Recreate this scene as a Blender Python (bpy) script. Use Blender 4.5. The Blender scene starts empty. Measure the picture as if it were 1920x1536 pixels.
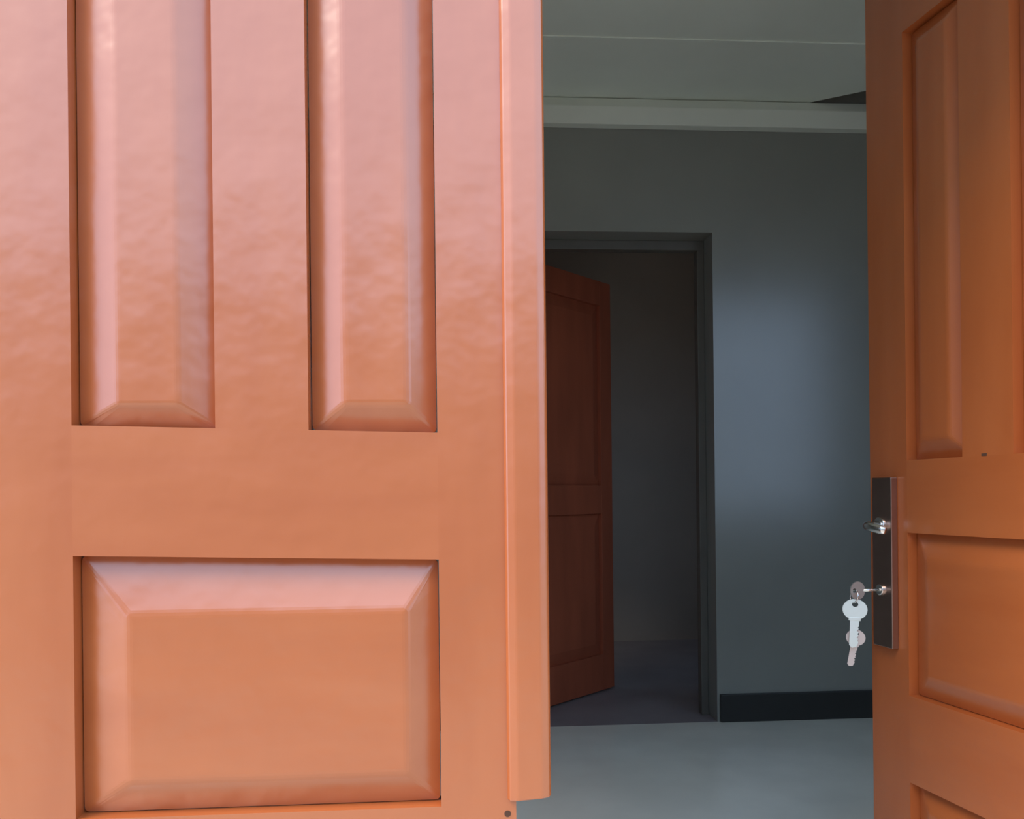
import bpy, bmesh, math, random
from mathutils import Matrix, Vector
random.seed(4)
S = bpy.context.scene
COL = S.collection

# ---------------------------------------------------------------- camera
YAW, ROLL = math.radians(4.0), 0.011
cd = bpy.data.cameras.new('camera')
cam = bpy.data.objects.new('camera', cd); COL.objects.link(cam)
cd.sensor_width = 36.0; cd.lens = 36.0*1600/1920; cd.shift_y = (930-768)/1920
cd.clip_start = 0.05; cd.clip_end = 200
cr, sr = math.cos(ROLL), math.sin(ROLL)
m = Matrix(((cr, sr, 0), (0, 0, -1), (-sr, cr, 0))).to_4x4()
cam.matrix_world = Matrix.Translation((0, 0, 1.05)) @ Matrix.Rotation(-YAW, 4, 'Z') @ m
S.camera = cam

# ---------------------------------------------------------------- light
W = bpy.data.worlds.new('overcast_sky'); S.world = W; W.use_nodes = True
bg = W.node_tree.nodes['Background']
bg.inputs[0].default_value = (0.50, 0.70, 1.0, 1); bg.inputs[1].default_value = 1.85
sd = bpy.data.lights.new('hazy_sun', 'SUN'); sun = bpy.data.objects.new('hazy_sun', sd); COL.objects.link(sun)
sd.energy = 2.3; sd.angle = math.radians(35); sd.color = (1.0, 0.86, 0.70)
sun.rotation_euler = Vector((0.60, 0.34, -0.85)).to_track_quat('-Z', 'Y').to_euler()
vs = S.view_settings
vs.view_transform = 'Standard'; vs.look = 'None'; vs.exposure = 0.65; vs.gamma = 1.0; vs.use_curve_mapping = False

# ---------------------------------------------------------------- materials
def mat(name, col, rough=0.6, metal=0.0, spec=0.5, var=0.0, scale=(6, 6, 6), bump=0.0, bscale=60, bdist=0.002, coat=0.0, crough=0.1, col2=None, ior=1.5):
    M = bpy.data.materials.new(name); M.use_nodes = True
    nt = M.node_tree; b = nt.nodes['Principled BSDF']
    b.inputs['Base Color'].default_value = (*col, 1); b.inputs['Roughness'].default_value = rough
    b.inputs['Metallic'].default_value = metal; b.inputs['Specular IOR Level'].default_value = spec
    b.inputs['IOR'].default_value = ior
    b.inputs['Coat Weight'].default_value = coat; b.inputs['Coat Roughness'].default_value = crough
    tc = nt.nodes.new('ShaderNodeTexCoord')
    if var > 0 or col2:
        mp = nt.nodes.new('ShaderNodeMapping'); mp.inputs['Scale'].default_value = scale
        nz = nt.nodes.new('ShaderNodeTexNoise'); nz.inputs['Scale'].default_value = 1.0; nz.inputs['Detail'].default_value = 5
        rp = nt.nodes.new('ShaderNodeValToRGB')
        c2 = col2 or tuple(c*(1-var) for c in col)
        rp.color_ramp.elements[0].position = 0.32; rp.color_ramp.elements[1].position = 0.68
        rp.color_ramp.elements[0].color = (*c2, 1); rp.color_ramp.elements[1].color = (*col, 1)
        nt.links.new(tc.outputs['Object'], mp.inputs[0]); nt.links.new(mp.outputs[0], nz.inputs[0])
        nt.links.new(nz.outputs[0], rp.inputs[0]); nt.links.new(rp.outputs[0], b.inputs['Base Color'])
    if bump > 0:
        n2 = nt.nodes.new('ShaderNodeTexNoise'); n2.inputs['Scale'].default_value = bscale; n2.inputs['Detail'].default_value = 3
        bp = nt.nodes.new('ShaderNodeBump'); bp.inputs['Strength'].default_value = bump; bp.inputs['Distance'].default_value = bdist
        nt.links.new(tc.outputs['Object'], n2.inputs[0]); nt.links.new(n2.outputs[0], bp.inputs['Height'])
        nt.links.new(bp.outputs[0], b.inputs['Normal'])
    return M

WC, WC2 = (0.465, 0.125, 0.033), (0.41, 0.099, 0.023)
woodargs = dict(rough=0.27, spec=0.5, ior=1.95, bump=0.6, bscale=9, bdist=0.006)
WOOD_V = mat('varnished_wood_upright_grain', WC, col2=WC2, scale=(9, 9, 1.6), **woodargs)
WOOD_H = mat('varnished_wood_level_grain', WC, col2=WC2, scale=(1.6, 9, 9), **woodargs)
WALL = mat('grey_wall_paint', (0.25, 0.248, 0.218), ior=1.68, rough=0.25, var=0.10, scale=(2, 2, 2))
CEIL = mat('pale_ceiling_paint', (0.82, 0.86, 0.76), rough=0.8, var=0.08, scale=(2, 2, 2))
TRIM = mat('pale_cornice_paint', (0.76, 0.78, 0.68), rough=0.7, var=0.06, scale=(3, 3, 3))
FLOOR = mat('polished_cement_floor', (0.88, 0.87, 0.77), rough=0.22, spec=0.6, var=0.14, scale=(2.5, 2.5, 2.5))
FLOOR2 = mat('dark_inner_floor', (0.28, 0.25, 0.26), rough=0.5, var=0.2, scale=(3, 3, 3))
BASE = mat('black_skirting_paint', (0.020, 0.020, 0.018), rough=0.5, var=0.2)
FRAMEW = mat('dull_grey_frame_paint', (0.13, 0.12, 0.10), rough=0.6, var=0.12)
BROWN = mat('dark_red_brown_door_wood', (0.42, 0.10, 0.045), rough=0.6, var=0.25, scale=(8, 8, 1.5))
INNERWALL = mat('dull_inner_wall_paint', (0.46, 0.40, 0.34), rough=0.7, var=0.1, scale=(2, 2, 2))
RENDER = mat('sand_cement_render', (0.42, 0.38, 0.33), rough=0.9, var=0.2, scale=(3, 3, 3))
GROUND = mat('pale_concrete_yard', (0.56, 0.47, 0.37), rough=0.9, var=0.15, scale=(1.5, 1.5, 1.5))
PLATE = mat('antique_copper_lock_plate', (0.50, 0.33, 0.27), rough=0.30, metal=1.0, var=0.2)
CHROME = mat('worn_chrome', (0.80, 0.79, 0.76), rough=0.22, metal=1.0)
STEEL = mat('bright_nickel_key', (0.74, 0.78, 0.73), rough=0.42, metal=0.45)
GREYKEY = mat('dull_grey_key', (0.45, 0.45, 0.43), rough=0.4, metal=0.6)
PINK = mat('pale_pink_brass_key', (0.60, 0.52, 0.50), rough=0.42, metal=0.5)
DARK = mat('dark_hole', (0.085, 0.035, 0.018), rough=0.9)

# ---------------------------------------------------------------- helpers
def obj(name, bm, M, parent=None, bevel=0.0, seg=2, smooth=False):
    bmesh.ops.recalc_face_normals(bm, faces=bm.faces)
    me = bpy.data.meshes.new(name); bm.to_mesh(me); bm.free()
    if smooth:
        for p in me.polygons: p.use_smooth = True
    me.materials.append(M)
    o = bpy.data.objects.new(name, me); COL.objects.link(o)
    if parent: o.parent = parent
    if bevel > 0:
        b = o.modifiers.new('bevel', 'BEVEL'); b.width = bevel; b.segments = seg; b.limit_method = 'ANGLE'; b.angle_limit = math.radians(12)
    return o
def tag(o, label=None, cat=None, group=None, kind=None):
    if label: o['label'] = label
    if cat: o['category'] = cat
    if group: o['group'] = group
    if kind: o['kind'] = kind
    return o
def empty(name, loc=(0, 0, 0), rz=0.0):
    o = bpy.data.objects.new(name, None); COL.objects.link(o); o.empty_display_size = 0.1
    o.location = loc; o.rotation_euler = (0, 0, rz); return o
def prism(pts, axis, a, b, bm=None):
    """polygon pts extruded from a to b along axis; axis 'y': pts are (x,z); 'z': (x,y); 'x': (y,z)"""
    bm = bm or bmesh.new()
    f = {'y': lambda p, d: (p[0], d, p[1]), 'z': lambda p, d: (p[0], p[1], d), 'x': lambda p, d: (d, p[0], p[1])}[axis]
    A = [bm.verts.new(f(p, a)) for p in pts]; B = [bm.verts.new(f(p, b)) for p in pts]
    n = len(pts)
    bm.faces.new(A); bm.faces.new(B[::-1])
    for i in range(n): bm.faces.new((A[i], A[(i+1) % n], B[(i+1) % n], B[i]))
    return bm
def box(x0, x1, y0, y1, z0, z1, bm=None):
    return prism([(x0, z0), (x1, z0), (x1, z1), (x0, z1)], 'y', y0, y1, bm)
def cyl(p, q, r, r2=None, n=20, bm=None):
    bm = bm or bmesh.new(); p, q = Vector(p), Vector(q); d = (q-p)
    M = Matrix.Translation((p+q)/2) @ d.to_track_quat('Z', 'Y').to_matrix().to_4x4()
    bmesh.ops.create_cone(bm, cap_ends=True, segments=n, radius1=r, radius2=r if r2 is None else r2, depth=d.length, matrix=M)
    return bm
def tube(path, radii, n=14):
    """smooth round tube along path"""
    bm = bmesh.new(); rings = []
    pts = [Vector(p) for p in path]
    for i, p in enumerate(pts):
        t = (pts[min(i+1, len(pts)-1)]-pts[max(i-1, 0)]).normalized()
        q = t.to_track_quat('Z', 'Y')
        rings.append([bm.verts.new(p + q @ Vector((math.cos(2*math.pi*k/n)*radii[i][0], math.sin(2*math.pi*k/n)*radii[i][1], 0))) for k in range(n)])
    for a, b in zip(rings, rings[1:]):
        for k in range(n): bm.faces.new((a[k], a[(k+1) % n], b[(k+1) % n], b[k]))
    bm.faces.new(rings[0][::-1]); bm.faces.new(rings[-1])
    return bm
def torus(R, r, M, n=28, k=8):
    bm = bmesh.new(); g = []
    for i in range(n):
        a = 2*math.pi*i/n
        g.append([bm.verts.new(M @ Vector(((R+r*math.cos(b))*math.cos(a), (R+r*math.cos(b))*math.sin(a), r*math.sin(b)))) for b in [2*math.pi*j/k for j in range(k)]])
    for i in range(n):
        for j in range(k): bm.faces.new((g[i][j], g[(i+1) % n][j], g[(i+1) % n][(j+1) % k], g[i][(j+1) % k]))
    return bm
def panel_mesh(outer, field, d_edge, d_field, d_back):
    """raised-and-fielded panel. outer / field: four (x,z) corners BL BR TR TL; depths into the door"""
    bm = bmesh.new()
    O = [bm.verts.new((x, d_edge, z)) for x, z in outer]; Fv = [bm.verts.new((x, d_field, z)) for x, z in field]
    B = [bm.verts.new((x, d_back, z)) for x, z in outer]
    bm.faces.new(B[::-1]); loop = []
    for i in range(4):
        j = (i+1) % 4
        bm.faces.new((O[i], B[i], B[j], O[j]))
        n = 10; prev = (O[i], Fv[i]); loop.append(Fv[i])          # hand-cut bevel, slightly twisted along its length
        for k in range(1, n+1):
            cur = (O[j], Fv[j]) if k == n else (bm.verts.new(O[i].co.lerp(O[j].co, k/n)), bm.verts.new(Fv[i].co.lerp(Fv[j].co, k/n)))
            bm.faces.new((prev[0], cur[0], cur[1], prev[1])); prev = cur
            if k < n: loop.append(cur[1])
    bm.faces.new(loop)
    return bm
def struct(name, bm, M, label=None, parent=None, bevel=0.0, cat=None):
    o = obj(name, bm, M, parent, bevel); tag(o, label, cat, kind=None if parent else 'structure'); return o

# ---------------------------------------------------------------- the setting
YF0, YF1, YB = 1.15, 1.30, 3.852     # front wall faces, back wall face
XL, XR, ZT = -2.4, 3.6, 3.2
OL, OR_, OT = -0.70, 1.20, 2.39      # entrance opening
VX0, VX1 = -2.15, -1.05                          # unseen window added left of the entrance, for more light indoors
bm = box(XL, VX0, YF0, YF1, -0.2, ZT); box(VX1, OL, YF0, YF1, -0.2, ZT, bm); box(OL, OR_, YF0, YF1, OT, ZT, bm)
WX0, WX1, WZ0, WZ1 = 1.72, 2.90, 0.86, 2.60   # window to the right of the entrance
box(OR_, WX0, YF0, YF1, -0.2, ZT, bm); box(WX1, XR, YF0, YF1, -0.2, ZT, bm); box(WX0, WX1, YF0, YF1, -0.2, WZ0, bm); box(WX0, WX1, YF0, YF1, WZ1, ZT, bm); box(VX0, VX1, YF0, YF1, -0.2, WZ0, bm); box(VX0, VX1, YF0, YF1, WZ1, ZT, bm)
struct('wall_front', bm, RENDER, 'rendered front wall around the wooden entrance doors', cat='wall')
struct('floor', box(XL, XR, YF1-0.32, YB, -0.2, 0.0), FLOOR, 'smooth grey floor of the room behind the doors', cat='floor')
struct('wall_left', box(XL, XL+0.15, YF1, YB, -0.2, ZT), WALL, 'grey left wall of the room', cat='wall')
struct('wall_right', box(XR-0.15, XR, YF1, YB, -0.2, ZT), WALL, 'grey right wall of the room behind the open door', cat='wall')
DL, DR, DH = 0.30, 1.206, 2.252      # inner doorway
bm = box(XL, DL, YB, YB+0.19, -0.2, ZT); box(DR, XR, YB, YB+0.19, -0.2, ZT, bm); box(DL, DR, YB, YB+0.19, DH, ZT, bm)
struct('wall_back', bm, WALL, 'dim grey back wall with a dark doorway in it', cat='wall')
# ceiling board with a torn wedge above the cornice at the right
ZC = 2.85
pts = [(XL+0.15, YF1), (XR-0.15, YF1), (XR-0.15, YB), (2.05, YB), (2.05, 3.60), (1.64, 3.845), (1.64, YB), (XL+0.15, YB)]
ce = struct('ceiling', prism(pts, 'z', ZC, ZC+0.012), CEIL, 'pale grey green board ceiling above the room', cat='ceiling')
for y in (2.02, 3.324):
    obj('batten', box(XL+0.15, XR-0.15, y-0.012, y+0.012, ZC-0.006, ZC), CEIL, ce, 0.002)
struct('roof_1', box(XL, XR, YF0, 6.6, ZT, ZT+0.15), RENDER, 'roof slab over the rooms', cat='roof')
# cornice along the back wall
bm = prism([(YB, 2.72), (YB-0.045, 2.722), (YB-0.05, 2.80), (YB-0.03, 2.846), (YB, 2.849)], 'x', XL+0.15, XR-0.15)
struct('trim_1', bm, TRIM, 'pale cornice band at the top of the back wall', bevel=0.003, cat='cornice')
struct('baseboard_back', box(DR+0.012, XR-0.15, YB-0.016, YB, 0.0, 0.128), BASE, 'black skirting along the back wall beside the dark doorway', bevel=0.003, cat='baseboard')
struct('baseboard_back_left', box(XL+0.15, DL-0.012, YB-0.016, YB, 0.0, 0.128), BASE, 'black skirting along the back wall behind the closed door', bevel=0.003, cat='baseboard')
struct('baseboard_right', box(XR-0.166, XR-0.15, YF1, YB-0.016, 0.0, 0.128), BASE, 'black skirting along the right wall', bevel=0.003, cat='baseboard')
# inner door frame set at the back of the reveal
fr = empty('trim_2', (0, YB+0.13, 0)); tag(fr, 'dull frame lining the dark inner doorway', 'door frame', kind='structure')
obj('frame_head', box(DL, DR, 0, 0.055, DH-0.045, DH), FRAMEW, fr, 0.003)
obj('frame_jamb', box(DR-0.035, DR, 0, 0.055, 0, DH-0.045), FRAMEW, fr, 0.003)
obj('frame_jamb', box(DL, DL+0.035, 0, 0.055, 0, DH-0.045), FRAMEW, fr, 0.003)
# the dark room beyond
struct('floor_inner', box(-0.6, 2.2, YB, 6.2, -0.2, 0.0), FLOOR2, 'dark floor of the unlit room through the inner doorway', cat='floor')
bm = box(-0.6, 2.2, 6.05, 6.2, 0, ZT)
struct('wall_inner_back', bm, INNERWALL, 'far wall of the unlit room through the inner doorway', cat='wall')
bm = box(-0.75, -0.6, YB+0.19, 4.6, 0, ZT); box(-0.75, -0.6, 5.7, 6.2, 0, ZT, bm); box(-0.75, -0.6, 4.6, 5.7, 0, 1.05, bm); box(-0.75, -0.6, 4.6, 5.7, 1.95, ZT, bm)  # opening out of view, added to brighten the inner room
struct('wall_inner_left', bm, INNERWALL, 'left wall of the inner room, with an unseen opening added to light it', cat='wall')
struct('wall_inner_right', box(2.2, 2.35, YB+0.19, 6.2, 0, ZT), INNERWALL, 'right wall of the unlit inner room', cat='wall')
# entrance frame (jambs and head) and threshold, just outside the picture
fe = empty('trim_3', (0, 1.16, 0)); tag(fe, 'reddish wooden frame around the pair of entrance doors', 'door frame', kind='structure')
obj('frame_jamb', box(OL, OL+0.055, 0, 0.10, 0, OT), WOOD_V, fe, 0.003)
obj('frame_jamb', box(OR_-0.055, OR_, 0, 0.10, 0, OT), WOOD_V, fe, 0.003)
obj('frame_head', box(OL+0.055, OR_-0.055, 0, 0.10, OT-0.06, OT), WOOD_H, fe, 0.003)
# window in the front wall, to the right of the entrance (mirrored by the back wall paint)
def window(name, label, a, b, c, d):
    w = empty(name, (0, 1.16, 0)); tag(w, label, 'window', kind='structure')
    mid = (a+b)/2
    for p, q, r, t in ((a, a+0.05, c, d), (b-0.05, b, c, d), (a+0.05, b-0.05, c, c+0.05), (a+0.05, b-0.05, d-0.05, d), (mid-0.02, mid+0.02, c+0.05, d-0.05)):
        obj('window_frame', box(p, q, 0, 0.05, r, t), FRAMEW, w)
    return w
window('window_1', 'window in the front wall beside the open door', WX0, WX1, WZ0, WZ1)
window('window_added', 'unseen window added beside the closed door to light the room', VX0, VX1, WZ0, WZ1)  # added out of view to brighten floor, ceiling and open leaf
# the yard that the varnish mirrors
struct('ground', box(-14, 14, -14, 14, -0.35, -0.2), GROUND, 'concrete yard outside the entrance', cat='ground')
struct('wall_yard', box(5.2, 6.0, -4.25, -4.0, -0.2, 2.7, box(-5.2, 3.4, -4.25, -4.0, -0.2, 2.7)), RENDER, 'rendered yard wall facing the entrance, with a gap added so reflections catch the sky', cat='wall')  # gap and left end shaped to let sky into the reflections
struct('wall_added_right', box(6.0, 6.25, -4.0, 6.0, -0.2, 2.7), RENDER, 'unseen rendered wall added on the right to dim reflections in the door', cat='wall')  # unseen, added to keep the right-hand bevels from reflecting bright sky

# ---------------------------------------------------------------- entrance doors
T = 0.042
def leaf(root, x0, x1, stiles, mull, ztop, rail_t, rail_b, low_b, bot_t, bot_b, fields):
    """local x along the leaf, y into the leaf (outer face y=0), z up.  rail_t / rail_b: (x, z) line ends"""
    sl, sr = stiles; ml, mr = mull
    def ln(l, x): return l[0][1] + (l[1][1]-l[0][1])*(x-l[0][0])/(l[1][0]-l[0][0])
    zt = 2.32
    bw = 0.0
    obj('stile', box(x0, sl, 0, T, 0.012, zt), WOOD_V, root, bw)
    obj('stile', box(sr, x1, 0, T, 0.012, zt), WOOD_V, root, bw)
    g = 0.0
    q = lambda a, b, za, zb, zc, zd: [(a+g, za), (b-g, zb), (b-g, zc), (a+g, zd)]
    obj('top_rail', prism(q(sl, sr, ztop, ztop, zt, zt), 'y', 0, T), WOOD_H, root, bw)
    obj('lock_rail', prism(q(sl, sr, ln(rail_b, sl), ln(rail_b, sr), ln(rail_t, sr), ln(rail_t, sl)), 'y', 0, T), WOOD_H, root, bw)
    obj('lower_rail', prism(q(sl, sr, bot_t, bot_t, low_b, low_b), 'y', 0, T), WOOD_H, root, bw)
    obj('bottom_rail', prism(q(sl, sr, 0.012, 0.012, bot_b, bot_b), 'y', 0, T), WOOD_H, root, bw)
    obj('mullion', prism(q(ml, mr, ln(rail_t, ml), ln(rail_t, mr), ztop, ztop), 'y', 0, T), WOOD_V, root, bw)
    e = 0.0015
    for (a, b, zb1, zb2, zt1, zt2, f, wd) in (
        (sl, ml, ln(rail_t, sl), ln(rail_t, ml), ztop, ztop, fields[0], WOOD_V),
        (mr, sr, ln(rail_t, mr), ln(rail_t, sr), ztop, ztop, fields[1], WOOD_V),
        (sl, sr, low_b, low_b, ln(rail_b, sl), ln(rail_b, sr), fields[2], WOOD_H),
        (sl, sr, bot_b, bot_b, bot_t, bot_t, fields[3], WOOD_H)):
        out = [(a+e, zb1+e), (b-e, zb2+e), (b-e, zt2-e), (a+e, zt1-e)]
        fx0, fx1, fz0, fz1 = f
        fld = [(fx0, fz0), (fx1, fz0), (fx1, fz1), (fx0, fz1)]
        obj('panel', panel_mesh(out, fld, 0.024, 0.003, 0.036), wd, root, 0.006, 3)
    return root

# door_1: the closed leaf
d1 = empty('door_1', (0, 1.17, 0))
tag(d1, 'closed orange varnished wooden door with raised panels and a cover strip', 'door', kind='structure')
leaf(d1, -0.642, 0.083, (-0.503, -0.0195), (-0.3165, -0.193), 2.09,
     ((-0.503, 1.150), (-0.0195, 1.1375)), ((-0.503, 0.9765), (-0.0195, 0.964)), 0.6265, 0.43, 0.21,
     [(-0.445, -0.366, 1.178, 2.06), (-0.1445, -0.0595, 1.1775, 2.06), (-0.434, -0.0645, 0.673, 0.8965), (-0.445, -0.07, 0.26, 0.38)])
# cover strip screwed to the meeting edge; it stops short with a slanting cut
bm = prism([(0.0705, 0), (0.0735, -0.009), (0.085, -0.013), (0.118, -0.013), (0.128, -0.010), (0.131, -0.004), (0.131, 0)], 'z', 0.633, 2.31)
for v in bm.verts:
    if v.co.z < 1: v.co.z += (v.co.x-0.0705)*0.07
st = obj('cover_strip', bm, WOOD_V, d1, 0.002)
obj('nail_hole', cyl((0.071, -0.0006, 0.6135), (0.071, 0.002, 0.6135), 0.0045), DARK, d1)
# three butt hinges on the hidden edge
for z in (0.3, 1.1, 1.9):
    obj('hinge', cyl((-0.645, -0.004, z-0.05), (-0.645, -0.004, z+0.05), 0.006), PLATE, d1)

# door_2: the leaf standing open into the room; local x runs from the free edge to the hinges
ang = math.radians(-81)
d2 = empty('door_2', (1.0019, 1.9849, 0), ang)
tag(d2, 'open reddish wooden door with raised panels, lock and hanging keys', 'door', kind='structure')
leaf(d2, 0.0, 0.81, (0.130, 0.690), (0.300, 0.432), 2.085,
     ((0.13, 1.120), (0.69, 1.120)), ((0.13, 0.957), (0.69, 0.957)), 0.590, 0.394, 0.19,
     [(0.172, 0.258, 1.165, 2.045), (0.475, 0.645, 1.165, 2.045), (0.185, 0.635, 0.640, 0.900), (0.185, 0.635, 0.24, 0.345)])
obj('joint_gap', box(0.352, 0.366, -0.0006, 0.002, 1.1195, 1.1245), DARK, d2)
for z in (0.3, 1.1, 1.9):
    obj('hinge', cyl((0.815, -0.004, z-0.05), (0.815, -0.004, z+0.05), 0.006), PLATE, d2)
# lock: long plate, lever above, keyhole below
pl = obj('lock_plate', box(0.030, 0.098, -0.018, 0.0, 0.690, 1.083), PLATE, d2, 0.002, 2); tag(pl, 'long antique copper lock plate')
lv = obj('lever_handle', tube([(0.058, -0.013, 0.972), (0.058, -0.045, 0.972), (0.062, -0.056, 0.972), (0.072, -0.062, 0.971), (0.092, -0.062, 0.969), (0.112, -0.058, 0.965), (0.124, -0.052, 0.962)],
        [(0.011, 0.011), (0.009, 0.009), (0.009, 0.010), (0.007, 0.010), (0.006, 0.010), (0.006, 0.010), (0.005, 0.008)]), CHROME, pl, smooth=True)
obj('lever_rose', cyl((0.058, -0.014, 0.972), (0.058, -0.022, 0.972), 0.019), CHROME, pl, 0.002)
obj('lock_cylinder', cyl((0.060, -0.014, 0.822), (0.060, -0.024, 0.822), 0.013), CHROME, pl, 0.002)
# bolt and strike on the free edge
obj('edge_plate', box(-0.0015, 0.001, 0.010, 0.032, 0.72, 1.04), CHROME, d2)

# key bunch hanging in the lock (a thing of its own)
Mx = Matrix.Translation((1.0019, 1.9849, 0)) @ Matrix.Rotation(ang, 4, 'Z')
kp = Mx @ Vector((0.060, -0.062, 0.822))
kb = empty('key_bunch', kp, ang)
tag(kb, 'bunch of pale metal keys hanging from the lock of the open door', 'keys')
bm = cyl((0, 0.040, 0), (0, -0.004, 0), 0.0035, n=10)
k1 = obj('inserted_key', bm, CHROME, kb, smooth=True)
def bow(sc):
    """flat rounded key head with a hole, hanging from z=0 downward, 3 mm thick along y"""
    R = 0.021*sc; bm = bmesh.new(); N = 28
    an = [math.pi/2 + 2*math.pi*i/N for i in range(N)]
    out = [(R*1.12*math.cos(a), -R+R*math.sin(a)) for a in an]
    hole = [(0.006*sc*math.cos(a), -0.011*sc+0.005*sc*math.sin(a)) for a in an]
    lay = [([bm.verts.new((x, yy, z)) for x, z in out], [bm.verts.new((x, yy, z)) for x, z in hole]) for yy in (-0.0016, 0.0016)]
    for i in range(N):
        j = (i+1) % N
        for O, Hh in lay: bm.faces.new((O[i], O[j], Hh[j], Hh[i]))
        bm.faces.new((lay[0][0][i], lay[1][0][i], lay[1][0][j], lay[0][0][j]))
        bm.faces.new((lay[0][1][i], lay[1][1][i], lay[1][1][j], lay[0][1][j]))
    return bm
bm = bow(0.9)                                     # lies in the plane of the key blade, hole outward
bmesh.ops.transform(bm, verts=bm.verts, matrix=Matrix.Translation((0, -0.037, 0)) @ Matrix.Rotation(math.radians(90), 4, 'X') @ Matrix.Rotation(math.radians(90), 4, 'Z'))
obj('key_head', bm, GREYKEY, k1)
obj('key_ring', torus(0.0145, 0.0018, Matrix.Translation((0, -0.027, -0.0125)) @ Matrix.Rotation(math.radians(80), 4, 'X')), CHROME, kb, smooth=True)
def key(name, M, z0, sc, tilt, roll, y):
    """flat key hanging head up, from z0 downward"""
    R = 0.021*sc; bm = bow(sc)
    h = obj(name, bm, M, kb); h.location = (0, y, z0); h.rotation_euler = (roll, tilt, math.radians(62))
    L = 0.055*sc; z1 = -2*R+0.002
    w = 0.0085*sc
    prof = [(-w, z1), (w, z1), (w, z1-L*0.25)]
    for i in range(5):
        za = z1-L*(0.28+0.12*i); prof += [(w*(0.55 if i % 2 else 0.75), za-0.001), (w, za-L*0.06)]
    prof += [(w*0.6, z1-L), (-w*0.4, z1-L*1.04), (-w, z1-L*0.95)]
    obj('key_blade', prism(prof, 'y', -0.0012, 0.0012), M, h)
    obj('key_collar', box(-w*1.35, w*1.35, -0.002, 0.002, z1-0.004, z1+0.004), M, h, 0.001)
    return h
key('hanging_key', STEEL, -0.019, 1.15, math.radians(3), math.radians(-4), -0.024)
key('hanging_key', PINK, -0.090, 0.9, math.radians(10), math.radians(3), -0.020)

# inner door leaf, dark red-brown, standing ajar in the unlit room
d3 = empty('door_3', (0.335, YB+0.195, 0), math.radians(45))
tag(d3, 'dark red brown inner door standing ajar in the unlit room', 'door', kind='structure')
obj('stile', box(0, 0.10, 0, 0.04, 0.01, 2.19), BROWN, d3, 0.002)
obj('stile', box(0.65, 0.75, 0, 0.04, 0.01, 2.19), BROWN, d3, 0.002)
for a, b in ((0.01, 0.20), (0.95, 1.10), (2.06, 2.19)):
    obj('rail', box(0.1004, 0.6496, 0, 0.04, a, b), BROWN, d3, 0.002)
for a, b in ((0.20, 0.95), (1.10, 2.06)):
    obj('panel', panel_mesh([(0.101, a), (0.649, a), (0.649, b), (0.101, b)], [(0.16, a+0.06), (0.59, a+0.06), (0.59, b-0.06), (0.16, b-0.06)], 0.02, 0.006, 0.034), BROWN, d3)
